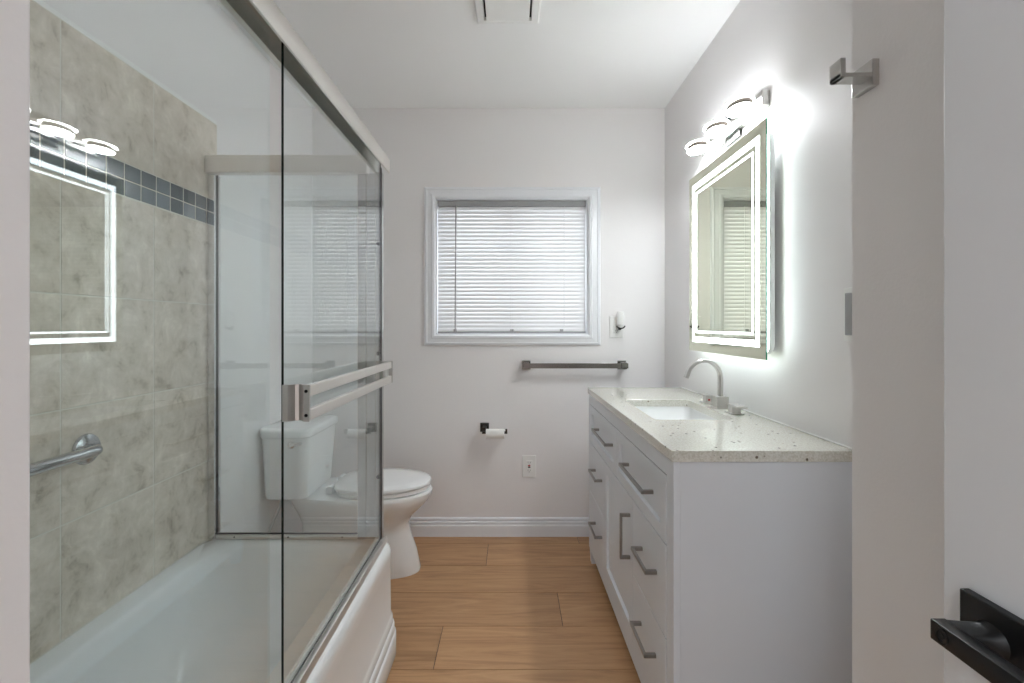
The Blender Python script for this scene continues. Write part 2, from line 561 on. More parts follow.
# neck flaring from the rose to the bar, then the bar running back along the door
ring = lambda x, hy, hz: rrect(-hz, hz, -hy, hy, min(hy, hz) * 0.25, 0, 3)
def yz(x, hy, hz, cy=py, rr=0.2):
    return [(x, cy + b_, pz + a) for a, b_, _ in rrect(-hz, hz, -hy, hy, min(hy, hz) * rr, 0, 4)]
loft(bm, [yz(XD - 0.010, 0.0185, 0.0165, py, 0.99), yz(XD - 0.014, 0.0165, 0.0140, py, 0.9), yz(XD - 0.024, 0.0145, 0.0105, py + 0.003, 0.5), yz(XD - 0.040, 0.014, 0.0098, py + 0.005)])
box(bm, XD - 0.052, XD - 0.037, py - 0.115, py + 0.0195, pz - 0.010, pz + 0.010, bev=0.0010)
lathe(bm, (XD - 0.0515, py + 0.006, pz), (-1, 0, 0), [(0.0001, -0.004), (0.0072, -0.004), (0.0072, 0.0014), (0.0056, 0.0014), (0.0056, -0.0006), (0.003, -0.0006), (0.0026, 0.001), (0.0001, 0.001)], 24)
obj('door_handle', bm, 'black_metal', door)

# ------------------------------------------------------------------ bathtub
bm = new()
X0, X1, Y0, Y1 = XT + 0.001, -0.440, YS + 0.002, 1.82
Z = 0.405
def ob(dx, z, r=0.085):   # outer ring; dx = how far out of the front/foot line
    return rrect(X0, X1 + dx, Y0, Y1 + dx * 0.6, r + max(dx, 0), z, 10)
rings = [ob(0.018, 0.0), ob(0.021, 0.010), ob(0.021, 0.082), ob(0.018, 0.086), ob(0.0145, 0.088), ob(0.0145, 0.112), ob(0.0115, 0.116), ob(0.0075, 0.118), ob(0.0075, 0.140), ob(0.004, 0.145), ob(0.0, 0.152),
         ob(-0.001, 0.33), ob(0.0, 0.362), ob(-0.001, 0.380), ob(-0.006, 0.394), ob(-0.015, 0.402), ob(-0.030, 0.405),
         rrect(-1.075, -0.532, Y0 + 0.07, 1.735, 0.16, 0.403, 10),
         rrect(-1.066, -0.541, Y0 + 0.08, 1.722, 0.16, 0.396, 10),
         rrect(-1.058, -0.549, Y0 + 0.09, 1.705, 0.16, 0.378, 10),
         rrect(-1.048, -0.562, Y0 + 0.10, 1.66, 0.17, 0.28, 10),
         rrect(-1.030, -0.580, Y0 + 0.12, 1.56, 0.18, 0.14, 10),
         rrect(-1.000, -0.610, Y0 + 0.15, 1.47, 0.18, 0.085, 10),
         rrect(-0.950, -0.660, Y0 + 0.20, 1.40, 0.14, 0.068, 10)]
loft(bm, rings)
tub = obj('bathtub', bm, 'tub', loc=(-0.78, 1.05, 0))
tag(tub, 'white bathtub with rolled rim and stepped apron below the glass doors', 'bathtub')

# ------------------------------------------------------------------ shower frame
HZ0, HZ1 = E + 0.5625, E + 0.628
FR = thing('shower_enclosure', 'satin metal shower frame with fixed glass end panel standing on the bathtub rim', 'shower enclosure', (-0.5, 1.05, Z))
bm = new()
# door header: rounded outer face, hollow channel open below
pr = [(-0.506, HZ0), (-0.494, HZ0), (-0.494, HZ1 - 0.012), (-0.459, HZ1 - 0.012), (-0.455, HZ0), (-0.450, HZ0), (-0.4485, HZ0 + 0.02), (-0.4505, HZ1 - 0.016), (-0.456, HZ1 - 0.006), (-0.466, HZ1 - 0.001), (-0.480, HZ1), (-0.506, HZ1)]
loft(bm, [[(x, YS, z) for x, z in pr], [(x, 1.765, z) for x, z in pr]])
obj('header_rail', bm, 'alu', FR)
bm = new()
box(bm, XT, -0.532, 1.757, 1.797, HZ0, HZ1, bev=0.004)
obj('end_rail', bm, 'alu', FR)
bm = new()
box(bm, XT, XT + 0.028, 1.775, 1.812, Z, HZ0, bev=0.003)
obj('wall_jamb', bm, 'chrome', FR)
bm = new()
box(bm, XT + 0.028, -0.535, 1.780, 1.806, Z, Z + 0.016, bev=0.002)
obj('sill_channel', bm, 'alu', FR)
bm = new()
box(bm, -0.572, -0.538, 1.775, 1.812, Z, HZ0, bev=0.003)
box(bm, -0.538, -0.500, 1.768, 1.800, Z, HZ0, bev=0.003)
box(bm, -0.500, -0.4745, 1.752, 1.775, Z, HZ0, bev=0.003)
obj('corner_post', bm, 'steel', FR)
for zz in (E - 0.10, E + 0.30, E - 0.55):
    bm = new()
    cyl(bm, (-0.487, 1.753, zz), (-0.487, 1.746, zz), 0.007, n=16)
    obj('bumper', bm, 'rubber', FR)
bm = new()
pr = [(-0.545, Z), (-0.545, Z + 0.006), (-0.500, Z + 0.008), (-0.500, Z + 0.018), (-0.496, Z + 0.018), (-0.496, Z + 0.011), (-0.466, Z + 0.011), (-0.466, Z + 0.016), (-0.462, Z + 0.016), (-0.458, Z)]
loft(bm, [[(x, YS, z) for x, z in pr], [(x, 1.77, z) for x, z in pr]], smooth=False)
obj('bottom_track', bm, 'alu', FR)

def glass_panel(x0, x1, y0, y1, z0, z1, edges):
    bm = new()
    fs = box(bm, x0, x1, y0, y1, z0, z1)
    for f in bm.faces:
        f.normal_update()
        n = f.normal
        if edges == 'x' and abs(n.x) < 0.5: f.material_index = 1
        if edges == 'y' and abs(n.y) < 0.5: f.material_index = 1
    return bm
bm = new()
box(bm, XT + 0.0285, XT + 0.032, 1.788, 1.7905, Z + 0.012, HZ0)
box(bm, XT + 0.0285, -0.573, 1.788, 1.7905, Z + 0.0155, Z + 0.0205)
obj('gasket', bm, 'rubber', FR)
obj('end_glass', glass_panel(XT + 0.022, -0.560, 1.791, 1.796, Z + 0.010, HZ0 + 0.01, 'y'), ['glass', 'glass_edge'], FR)
for xx in (-1.03, -0.83, -0.63):
    bm = new()
    lathe(bm, (xx, 1.7802, Z + 0.008), (0, -1, 0), [(0.0001, -0.003), (0.003, -0.003), (0.003, 0.001), (0.0001, 0.0016)], 12)
    obj('frame_screw', bm, 'dark', FR)

# two sliding doors
D1 = thing('shower_door', 'outer sliding glass shower door carrying the double towel rail', 'shower door', (-0.478, 1.36, Z))
obj('glass_pane', glass_panel(-0.4805, -0.4755, 1.000, 1.742, Z + 0.018, HZ0 + 0.030, 'x'), ['glass', 'glass_edge'], D1)
bm = new()
for z0, z1 in ((E - 0.147, E - 0.123), (E - 0.197, E - 0.173)):
    box(bm, -0.432, -0.420, 1.000, 1.676, z0, z1, bev=0.002)
obj('towel_rail', bm, 'alu', D1)
def bracket(y, d):
    bm = new()
    # plan outline of the S-shaped end bracket, extruded in z
    out = [(-0.4750, 0.000), (-0.4640, 0.000), (-0.4600, 0.004), (-0.4540, 0.012), (-0.4470, 0.015), (-0.4400, 0.012), (-0.4350, 0.004), (-0.4310, 0.000), (-0.4185, 0.000)]
    th = 0.004
    pl = [(x, y + d * v) for x, v in out] + [(x, y + d * (v + th)) for x, v in reversed(out)]
    loft(bm, [[(x, v, E - 0.198) for x, v in pl], [(x, v, E - 0.122) for x, v in pl]], smooth=False)
    return bm
def screws(y, d, par):
    for zz in (E - 0.135, E - 0.185):
        bm = new()
        lathe(bm, (-0.4255, y, zz), (0, -d, 0), [(0.0001, -0.002), (0.0035, -0.002), (0.0035, 0.001), (0.0001, 0.0012)], 16)
        obj('bracket_screw', bm, 'dark', par)
b1 = obj('rail_bracket', bracket(0.992, 1), 'nickel', D1)
screws(0.992, 1, b1)
b2 = obj('rail_bracket', bracket(1.684, -1), 'nickel', D1)
D2 = thing('shower_door', 'inner sliding glass shower door nearest the camera, without a rail', 'shower door', (-0.490, 0.64, Z))
obj('glass_pane', glass_panel(-0.4925, -0.4875, YS + 0.004, 0.966, Z + 0.018, HZ0 + 0.030, 'x'), ['glass', 'glass'], D2)
bm = new(); box(bm, -0.4815, -0.4745, 1.742, 1.749, Z + 0.018, HZ0 + 0.012)
obj('edge_refraction_strip', bm, 'rubber', D1)  # added black strip paints the dark refraction at the pane's edge

# grab bar on the tile
gz, gy = E - 0.325, 1.267
bm = new()
bxx = XT + 0.041
R_ = 0.022
pts = [(XT + 0.004, gy, gz), (bxx - R_, gy, gz)]
for k in range(1, 7):
    a = math.radians(90 * k / 6)
    pts.append((bxx - R_ + R_ * math.sin(a), gy - R_ * (1 - math.cos(a)), gz))
pts += [(bxx, 1.0, gz), (bxx, 0.69, gz)]
for k in range(1, 7):
    a = math.radians(90 * k / 6)
    pts.append((bxx - R_ * (1 - math.cos(a)), 0.69 - R_ * math.sin(a), gz))
pts += [(XT + 0.004, 0.668, gz)]
tube(bm, pts, 0.0145, 20)
gb = obj('grab_bar', bm, 'steel', loc=(XT, gy, gz))
tag(gb, 'brushed steel grab bar on the tiled wall above the bathtub', 'grab bar')
for yy in (gy, 0.668):
    bm = new()
    lathe(bm, (XT, yy, gz), (1, 0, 0), [(0.0001, 0), (0.040, 0), (0.041, 0.004), (0.038, 0.009), (0.026, 0.013), (0.017, 0.014), (0.0001, 0.014)], 36)
    obj('flange', bm, 'steel', gb)

# ------------------------------------------------------------------ toilet
TY = 2.362
TT = 2.335
toilet = thing('toilet', 'white two-piece toilet with closed lid between bathtub and back wall', 'toilet', (-0.75, TY, 0))
bm = new()
secs = [(-1.02, -0.452, 0.106, 0.0, 3.0, 2.2), (-1.02, -0.450, 0.106, 0.012, 3.0, 2.2), (-1.02, -0.470, 0.108, 0.10, 3.0, 2.2), (-1.02, -0.500, 0.100, 0.19, 3.0, 2.1), (-1.02, -0.508, 0.102, 0.235, 3.0, 2.0),
        (-1.03, -0.490, 0.125, 0.270, 2.8, 2.0), (-1.04, -0.452, 0.152, 0.305, 2.8, 2.0), (-1.06, -0.412, 0.176, 0.345, 2.8, 2.0), (-1.07, -0.394, 0.186, 0.378, 2.8, 2.0), (-1.07, -0.393, 0.187, 0.392, 2.8, 2.0), (-1.07, -0.399, 0.183, 0.400, 2.8, 2.0)]
loft(bm, [egg(xr, xf, TY, b_, z, 56, pr_, pf_, 0.40) for xr, xf, b_, z, pr_, pf_ in secs])
obj('bowl', bm, 'porcelain', toilet)
for s in (-1, 1):
    bm = new()
    lathe(bm, (-0.80, TY + s * 0.112, 0.040), (0, s, 0.3), [(0.012, -0.01), (0.012, 0.004), (0.009, 0.009), (0.0001, 0.011)], 16)
    obj('bolt_cap', bm, 'porcelain', toilet)
bm = new()
S = lambda ins, z: egg(-0.845 + ins, -0.396 - ins, TY, 0.184 - ins, z, 56, 3.0, 2.0, 0.56)
loft(bm, [S(0.016, 0.402), S(0.010, 0.406), S(0.010, 0.420), S(0.014, 0.423)])
obj('seat', bm, 'porcelain', toilet)
bm = new()
S2 = lambda ins, z: egg(-0.850 + ins, -0.398 - ins, TY, 0.183 - ins, z, 56, 3.0, 2.0, 0.56)
loft(bm, [S2(0.010, 0.428), S2(0.001, 0.430), S2(0.0, 0.437), S2(0.003, 0.443), S2(0.012, 0.447), S2(0.06, 0.450), S2(0.12, 0.451)])
obj('seat_lid', bm, 'porcelain', toilet)
for s in (-1, 1):
    bm = new()
    cyl(bm, (-0.862, TY + s * 0.075 - 0.025, 0.424), (-0.862, TY + s * 0.075 + 0.025, 0.424), 0.016)
    box(bm, -0.878, -0.846, TY + s * 0.075 - 0.022, TY + s * 0.075 + 0.022, 0.399, 0.424, bev=0.003)
    obj('hinge', bm, 'porcelain', toilet)
bm = new()
def tk(ins, z, dz=0): return rrect(-1.134 + ins * 0.3, -0.912 - ins, TT - 0.195 + ins * 1.1, TT + 0.190 - ins * 1.1, 0.045, z, 8)
loft(bm, [tk(0.030, 0.408), tk(0.022, 0.413), tk(0.018, 0.43), tk(0.006, 0.62), tk(0.002, 0.695)])
obj('tank', bm, 'porcelain', toilet)
bm = new()
def tl(o_, z): return rrect(-1.137, -0.904 + o_, TT - 0.203 - o_, TT + 0.198 + o_, 0.048 + o_, z, 8)
loft(bm, [tl(-0.004, 0.694), tl(0.0, 0.698), tl(0.0, 0.720), tl(-0.004, 0.727), tl(-0.014, 0.732), tl(-0.05, 0.734)])
obj('tank_lid', bm, 'porcelain', toilet)
bm = new()
ly = TT - 0.195
lathe(bm, (-0.985, ly + 0.004, 0.664), (0, -1, 0), [(0.0001, -0.004), (0.017, -0.004), (0.017, 0.004), (0.013, 0.010), (0.007, 0.014), (0.007, 0.020), (0.0001, 0.020)], 24)
tube(bm, [(-0.985, ly - 0.014, 0.664), (-0.968, ly - 0.017, 0.671), (-0.945, ly - 0.017, 0.675), (-0.930, ly - 0.014, 0.674)], 0.007, 12)
obj('flush_lever', bm, 'chrome', toilet)
# supply stop and hose under the tank
sv = thing('water_supply_valve', 'small angle stop with braided hose under the toilet tank', 'valve', (XL, 2.15, 0.20))
bm = new()
lathe(bm, (XL, 2.15, 0.20), (1, 0, 0), [(0.0001, 0), (0.030, 0), (0.029, 0.004), (0.012, 0.008), (0.010, 0.06), (0.0001, 0.06)], 24)
cyl(bm, (XL + 0.05, 2.15, 0.182), (XL + 0.05, 2.15, 0.232), 0.012)
lathe(bm, (XL + 0.06, 2.15, 0.20), (1, 0, 0), [(0.006, 0), (0.006, 0.012), (0.016, 0.014), (0.018, 0.022), (0.014, 0.028), (0.0001, 0.03)], 20)
obj('valve_body', bm, 'chrome', sv)
bm = new()
tube(bm, [(XL + 0.05, 2.15, 0.23), (XL + 0.052, 2.155, 0.28), (XL + 0.065, 2.175, 0.33), (XL + 0.08, 2.195, 0.37), (XL + 0.085, 2.20, 0.41), (XL + 0.085, 2.20, 0.435)], 0.006, 12)
obj('hose', bm, 'hose', sv)

# ------------------------------------------------------------------ vanity
VY0, VY1 = 1.217, 2.454
def vx(y): return 0.4095 - 0.0127 * (y - 1.22)      # face line of the cabinet
def vwarp(bm):
    for v in bm.verts:
        if v.co.x < 0.6:
            v.co.x += -0.0127 * (v.co.y - 1.22)
    return bm
FX = 0.4095
VT, VB = 0.852, 0.072
van = thing('vanity_cabinet', 'white shaker vanity cabinet with grey bar pulls below the speckled countertop', 'cabinet', (0.64, 1.84, 0))
bm = new()
ft = 0.018
for a, b_ in ((VY0 + 0.003, VY0 + 0.021), (VY1 - 0.021, VY1 - 0.003)):
    box(bm, FX + ft + 0.0005, XR - 0.001, a, b_, VB, VT)
box(bm, XR - 0.012, XR - 0.001, VY0 + 0.02, VY1 - 0.02, VB, VT)
box(bm, FX + ft + 0.012, XR - 0.012, VY0 + 0.02, VY1 - 0.02, VB + 0.03, VB + 0.048)
obj('carcass', vwarp(bm), 'cabinet', van)
# face frame
rz0, rz1 = E - 0.395, VT          # top rail
mz = E - 0.581                    # rail line between the rows
ly_ = [VY0, 1.258, 1.603, 2.070, 2.425, VY1]
bm = new()
box(bm, FX, FX + ft, VY0, 1.270, VB, VT, bev=0.0008, seg=1)
box(bm, FX, FX + ft, 2.427, VY1, VB, VT, bev=0.0008, seg=1)
box(bm, FX + 0.0005, FX + ft, 1.270, 2.427, rz0 + 0.0015, VT)
box(bm, FX + 0.0005, FX + ft, 1.270, 2.427, VB, VB + 0.062)
obj('face_frame', vwarp(bm), 'cabinet', van)
for x0 in (FX + 0.002, XR - 0.05):
    for yy in (VY0 + 0.003, VY1 - 0.045):
        bm = new()
        vs = box(bm, x0, x0 + 0.045, yy, yy + 0.042, 0, VB + 0.001)
        for v in bm.verts:
            if v.co.z < 0.01:
                v.co.x += (x0 + 0.022 - v.co.x) * 0.2; v.co.y += (yy + 0.021 - v.co.y) * 0.2
        obj('foot', vwarp(bm), 'cabinet', van)
gap = 0.0017
def slab(bm, y0, y1, z0, z1, shaker):
    y0 += gap; y1 -= gap; z0 += gap; z1 -= gap
    if not shaker:
        box(bm, FX - 0.0012, FX + ft, y0, y1, z0, z1, bev=0.0012, seg=2)
        return
    st = 0.050
    f0, f1 = FX - 0.0012, FX + ft
    box(bm, f0 + 0.010, f1, y0 + st - 0.002, y1 - st + 0.002, z0 + st - 0.012, z1 - st + 0.012)
    # mitred frame with a sloped inner edge
    rr = lambda x, i, k: [(x, y0 + i, z0 + k), (x, y1 - i, z0 + k), (x, y1 - i, z1 - k), (x, y0 + i, z1 - k)]
    sz = st - 0.010
    loft(bm, [rr(f1, 0, 0), rr(f0 + 0.001, 0, 0), rr(f0, 0.001, 0.001), rr(f0, st - 0.003, sz - 0.003), rr(f0 + 0.010, st, sz), rr(f1, st, sz)], closed=True, smooth=False)
def pull(y0, y1, z, parent, vertical=None):
    """flat bar pull with square posts"""
    bm = new()
    w = 0.0055
    fx = FX
    if vertical is None:
        box(bm, fx - 0.036, fx - 0.028, y0, y1, z - w, z + w, bev=0.0012, seg=2)
        for a in (y0, y1 - 0.011):
            box(bm, fx - 0.032, fx - 0.001, a, a + 0.011, z - w, z + w, bev=0.0012, seg=2)
    else:
        z0, z1 = vertical
        box(bm, fx - 0.036, fx - 0.028, y0 - w, y0 + w, z0, z1, bev=0.0012, seg=2)
        for a in (z0, z1 - 0.011):
            box(bm, fx - 0.032, fx - 0.001, y0 - w, y0 + w, a, a + 0.011, bev=0.0012, seg=2)
    obj('pull', vwarp(bm), 'pull', parent)
z_low, z_mid = VB + 0.063, E - 0.830
specs = [('drawer', 1.271, 1.842, mz, rz0, True, (1.378, 1.662, E - 0.478)),
         ('drawer', 1.842, 2.426, mz, rz0, True, (1.90, 2.19, E - 0.472)),
         ('drawer', 1.271, 1.603, z_mid, mz, False, (1.345, 1.498, E - 0.692)),
         ('drawer', 1.271, 1.603, z_low, z_mid, False, (1.353, 1.510, E - 0.932)),
         ('drawer', 2.070, 2.426, z_mid, mz, False, (2.11, 2.275, E - 0.682)),
         ('drawer', 2.070, 2.426, z_low, z_mid, False, (2.11, 2.275, E - 0.932))]
for nm, y0, y1, z0, z1, sh, (py0, py1, pz_) in specs:
    bm = new(); slab(bm, y0, y1, z0, z1, sh)
    d = obj(nm, vwarp(bm), 'cabinet', van)
    pull(py0, py1, pz_, d)
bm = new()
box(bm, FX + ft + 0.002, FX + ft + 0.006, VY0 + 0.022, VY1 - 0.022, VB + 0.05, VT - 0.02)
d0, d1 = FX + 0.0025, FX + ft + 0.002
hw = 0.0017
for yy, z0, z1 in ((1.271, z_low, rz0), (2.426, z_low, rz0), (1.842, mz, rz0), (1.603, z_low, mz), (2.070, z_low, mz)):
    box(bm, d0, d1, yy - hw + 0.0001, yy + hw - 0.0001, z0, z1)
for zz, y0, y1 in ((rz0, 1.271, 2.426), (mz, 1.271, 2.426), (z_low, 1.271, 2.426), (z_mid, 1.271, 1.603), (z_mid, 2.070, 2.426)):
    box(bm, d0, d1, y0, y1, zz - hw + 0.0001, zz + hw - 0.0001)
obj('gap_shade_panel', vwarp(bm), 'dark', van)  # dark sheet and strips paint the shade inside the drawer gaps
bm = new(); slab(bm, 1.603, 2.070, z_low, mz, True)
d = obj('cabinet_door', vwarp(bm), 'cabinet', van)
pull(1.640, 0, 0, d, vertical=(E - 0.795, E - 0.640))

# countertop with an undermount cut-out
bm = new()
SX0, SX1, SY0, SY1 = 0.484, 0.754, 1.620, 2.055
CT0, CT1 = VT, 0.880
outer = lambda z, i=0: rrect(0.405 + i, XR - 0.001, 1.215 + i, 2.467 - i, 0.002, z, 5)
inner = lambda z, i=0: rrect(SX0 - i, SX1 + i, SY0 - i, SY1 + i, 0.022, z, 5)
loft(bm, [outer(CT0), outer(CT1 - 0.0015), outer(CT1, 0.0015), inner(CT1, 0.001), inner(CT1 - 0.001), inner(CT0)], closed=True, smooth=False)
for v in bm.verts:
    if v.co.x < 0.45: v.co.x += -0.0127 * (v.co.y - 1.22)
ct = obj('countertop', bm, 'quartz', loc=(0.64, 1.84, CT0))
tag(ct, 'cream speckled quartz countertop on the white vanity', 'countertop')
bm = new(); box(bm, XR - 0.005, XR - 0.0005, 1.216, 2.466, CT1, CT1 + 0.004, bev=0.0015, seg=1)
obj('caulk_bead', bm, 'caulk', ct)

bm = new()
def sk(i, z, r=0.03): return rrect(SX0 - 0.004 + i, SX1 + 0.004 - i, SY0 - 0.004 + i, SY1 + 0.004 - i, r, z, 6)
loft(bm, [sk(-0.022, CT0 - 0.001), sk(-0.022, CT0 - 0.012), sk(-0.006, CT0 - 0.020), sk(0.004, 0.735), sk(0.03, 0.715, 0.05), sk(0.06, 0.712, 0.05),
          sk(0.06, 0.722, 0.05), sk(0.03, 0.727, 0.05), sk(0.012, 0.745, 0.035), sk(0.002, CT0 - 0.012), sk(-0.004, CT0 - 0.001)], closed=False, cap0=False, cap1=False)
f0 = bm.verts
bm.verts.ensure_lookup_table()
n = 28
bm.faces.new([bm.verts[5 * n + i] for i in range(n)])
bm.faces.new([bm.verts[6 * n + i] for i in range(n)])
a = [bm.verts[i] for i in range(n)]; b_ = [bm.verts[10 * n + i] for i in range(n)]
for i in range(n):
    j = (i + 1) % n
    bm.faces.new((b_[i], b_[j], a[j], a[i]))
sink = obj('sink', bm, 'porcelain', loc=(0.62, 1.84, 0.712))
tag(sink, 'white rectangular undermount sink set in the speckled countertop', 'sink')
bm = new()
lathe(bm, (0.62, 1.8375, 0.7225), (0, 0, 1), [(0.0001, -0.004), (0.024, -0.004), (0.026, 0.002), (0.022, 0.004), (0.016, 0.002), (0.014, 0.005), (0.0001, 0.006)], 28)
obj('drain', bm, 'chrome', sink)

# faucet
FY = 1.850
fc = thing('faucet', 'brushed nickel widespread faucet with arched spout behind the sink', 'faucet', (0.80, FY, CT1))
bm = new()
box(bm, 0.776, 0.830, FY - 0.027, FY + 0.027, CT1, CT1 + 0.004, bev=0.001)
box(bm, 0.780, 0.826, FY - 0.023, FY + 0.023, CT1 + 0.003, CT1 + 0.046, bev=0.0015)
obj('spout_base', bm, 'nickel', fc)
bm = new()
path = [(0.803, E - 0.275), (0.803, E - 0.23), (0.803, E - 0.198)]
rr_ = 0.064
for k in range(1, 15):
    a = math.radians(k * 158 / 14)
    path.append((0.803 - rr_ + rr_ * math.cos(a), E - 0.198 + rr_ * math.sin(a)))
path.append((path[-1][0] - 0.009, path[-1][1] - 0.026))
rings = []
for i, (x, z) in enumerate(path):
    p0, p1 = path[max(i - 1, 0)], path[min(i + 1, len(path) - 1)]
    d = Vector((p1[0] - p0[0], p1[1] - p0[1])).normalized()
    nx, nz = -d.y, d.x
    h, w = 0.0065, 0.0125
    cs = [(h, w - 0.002), (h - 0.002, w), (-h + 0.002, w), (-h, w - 0.002), (-h, -w + 0.002), (-h + 0.002, -w), (h - 0.002, -w), (h, -w + 0.002)]
    rings.append([(x + nx * a, FY + b_, z + nz * a) for a, b_ in cs])
loft(bm, rings)
obj('spout', bm, 'nickel', fc)
for hy, s in ((1.965, 1), (1.735, -1)):
    bm = new()
    box(bm, 0.779, 0.829, hy - 0.025, hy + 0.025, CT1, CT1 + 0.004, bev=0.001)
    box(bm, 0.788, 0.820, hy - 0.016, hy + 0.016, CT1 + 0.003, CT1 + 0.028, bev=0.0015)
    box(bm, 0.786, 0.822, hy - 0.018 if s > 0 else hy - 0.062, hy + 0.062 if s > 0 else hy + 0.018, CT1 + 0.027, CT1 + 0.034, bev=0.0012)
    h = obj('lever_handle', bm, 'nickel', fc)
    if s > 0:
        bm = new(); lathe(bm, (0.800, hy - 0.0158, CT1 + 0.016), (0, -1, 0), [(0.0001, -0.001), (0.0042, -0.001), (0.0042, 0.001), (0.0001, 0.0012)], 16)
        obj('hot_marker', bm, 'red', h)

# ------------------------------------------------------------------ mirror
MX = 0.818
MY0, MY1, MZ0, MZ1 = 1.547, 2.214, E - 0.110, E + 0.671
mir = thing('wall_mirror', 'lit rectangular mirror with double glowing frame above the vanity', 'mirror', (XR, 1.88, MZ0))
bm = new()
box(bm, MX, MX + 0.005, MY0, MY1, MZ0, MZ1)
for f in bm.faces:
    f.normal_update()
    if abs(f.normal.x) < 0.5: f.material_index = 1
mg = obj('mirror_glass', bm, ['mirror', 'mirror_edge'], mir)
bm = new()
def frame(bm, i0, i1):
    x0, x1 = MX - 0.0006, MX + 0.001
    for a in ((MY0 + i0, MY0 + i1, MZ0 + i0, MZ1 - i0), (MY1 - i1, MY1 - i0, MZ0 + i0, MZ1 - i0), (MY0 + i1, MY1 - i1, MZ0 + i0, MZ0 + i1), (MY0 + i1, MY1 - i1, MZ1 - i1, MZ1 - i0)):
        box(bm, x0, x1, *a)
frame(bm, 0.040, 0.062)
frame(bm, 0.080, 0.088)
obj('light_band', bm, 'band', mir)
bm = new()
def hs(i, x, r=0.03): return [(x, a, b_) for a, b_, _ in rrect(MY0 + 0.006 + i, MY1 - 0.006 - i, MZ0 + 0.018 + i, MZ1 - 0.036 - i, r, 0, 8)]
loft(bm, [hs(0.003, MX + 0.0135), hs(0.0, MX + 0.0145), hs(0.0, MX + 0.030), hs(0.003, MX + 0.034)])
loft(bm, [hs(0.085, MX + 0.033), hs(0.085, XR)])
obj('housing', bm, 'housing', mir)
bm = new()
loft(bm, [hs(0.001, MX + 0.0052), hs(0.001, MX + 0.0135)])
obj('backlight_strip', bm, 'back', mir)

# ------------------------------------------------------------------ vanity lamp
LY = 1.88
vl = thing('vanity_light', 'three-disc metal vanity light bar glowing above the mirror', 'light', (XR, LY, E + 0.775))
bm = new(); box(bm, XR - 0.027, XR, LY - 0.255, LY + 0.255, E + 0.747, E + 0.800, bev=0.001)
obj('light_bar', bm, 'nickel', vl)
bm = new(); box(bm, XR - 0.012, XR, LY - 0.062, LY + 0.062, E + 0.722, E + 0.830, bev=0.001)
obj('wall_plate', bm, 'gunmetal', vl)
def ell(cx, cy, a, b_, z, n=40): return [(cx + a * math.cos(2 * math.pi * k / n), cy + b_ * math.sin(2 * math.pi * k / n), z) for k in range(n)]
for dy in (-0.190, 0.0, 0.195):
    cx, cy, cz = XR - 0.071, LY + dy + 0.005, E + 0.774
    bm = new()
    loft(bm, [ell(cx, cy, 0.025, 0.042, cz - 0.0165), ell(cx, cy, 0.034, 0.053, cz - 0.0155), ell(cx, cy, 0.0365, 0.056, cz - 0.013), ell(cx, cy, 0.0365, 0.056, cz - 0.009)])
    lp = obj('lamp_disc', bm, 'disc', vl)
    bm = new()
    loft(bm, [ell(cx, cy, 0.0425, 0.0635, cz + 0.0075), ell(cx, cy, 0.044, 0.065, cz + 0.008), ell(cx, cy, 0.044, 0.065, cz + 0.011), ell(cx, cy, 0.0425, 0.0635, cz + 0.0115)])
    obj('disc_lip', bm, 'lip', lp)
    bm = new()
    loft(bm, [ell(cx, cy, 0.0368, 0.0563, cz - 0.0095), ell(cx, cy, 0.0385, 0.0585, cz - 0.008), ell(cx, cy, 0.0385, 0.0585, cz + 0.0076)])
    loft(bm, [ell(cx, cy, 0.036, 0.056, cz + 0.0114), ell(cx, cy, 0.036, 0.056, cz + 0.0145), ell(cx, cy, 0.030, 0.05, cz + 0.0155)])
    obj('disc_rim', bm, 'rim', lp)
    bm = new()
    box(bm, cx + 0.034, XR - 0.026, cy - 0.016, cy + 0.016, cz - 0.006, cz + 0.003, bev=0.001)
    obj('lamp_arm', bm, 'nickel', vl)

# ------------------------------------------------------------------ small wall fittings
# towel bar on back wall
tb = thing('towel_bar', 'square-ended metal towel bar on the back wall below the window', 'towel bar', (0.35, YB, E - 0.215))
bz = E - 0.222
bm = new(); box(bm, 0.080, 0.648, YB - 0.068, YB - 0.056, bz - 0.014, bz + 0.014, bev=0.001)
obj('bar', bm, 'dark_nickel', tb)
for xx in (0.081, 0.625):
    bm = new()
    box(bm, xx - 0.024, xx + 0.024, YB - 0.010, YB, bz - 0.025, bz + 0.025, bev=0.001)
    box(bm, xx - 0.015, xx + 0.015, YB - 0.074, YB - 0.009, bz - 0.018, bz + 0.018, bev=0.001)
    obj('post', bm, 'dark_nickel', tb)

# toilet paper holder + roll
hz = E - 0.592
tp = thing('toilet_paper_holder', 'dark square metal toilet paper holder on the back wall', 'holder', (-0.10, YB, hz))
bm = new()
box(bm, -0.181, -0.131, YB - 0.010, YB, hz - 0.010, hz + 0.040, bev=0.001)
box(bm, -0.166, -0.146, YB - 0.070, YB - 0.008, hz + 0.006, hz + 0.026, bev=0.001)
obj('wall_plate', bm, 'gunmetal', tp)
bm = new()
box(bm, -0.166, -0.030, YB - 0.074, YB - 0.060, hz - 0.0075, hz + 0.0065, bev=0.001)
box(bm, -0.037, -0.026, YB - 0.074, YB - 0.060, hz - 0.0075, hz + 0.019, bev=0.001)
obj('arm', bm, 'gunmetal', tp)
bm = new()
ry, rzc = YB - 0.067, hz - 0.008
n = 32
def ringx(x, r): return [(x, ry + r * math.cos(2 * math.pi * k / n), rzc + r * math.sin(2 * math.pi * k / n)) for k in range(n)]
loft(bm, [ringx(-0.145, 0.020), ringx(-0.145, 0.027), ringx(-0.042, 0.027), ringx(-0.042, 0.020)], closed=True)
tr = obj('toilet_paper_roll', bm, 'paper', loc=(-0.0935, ry, rzc))
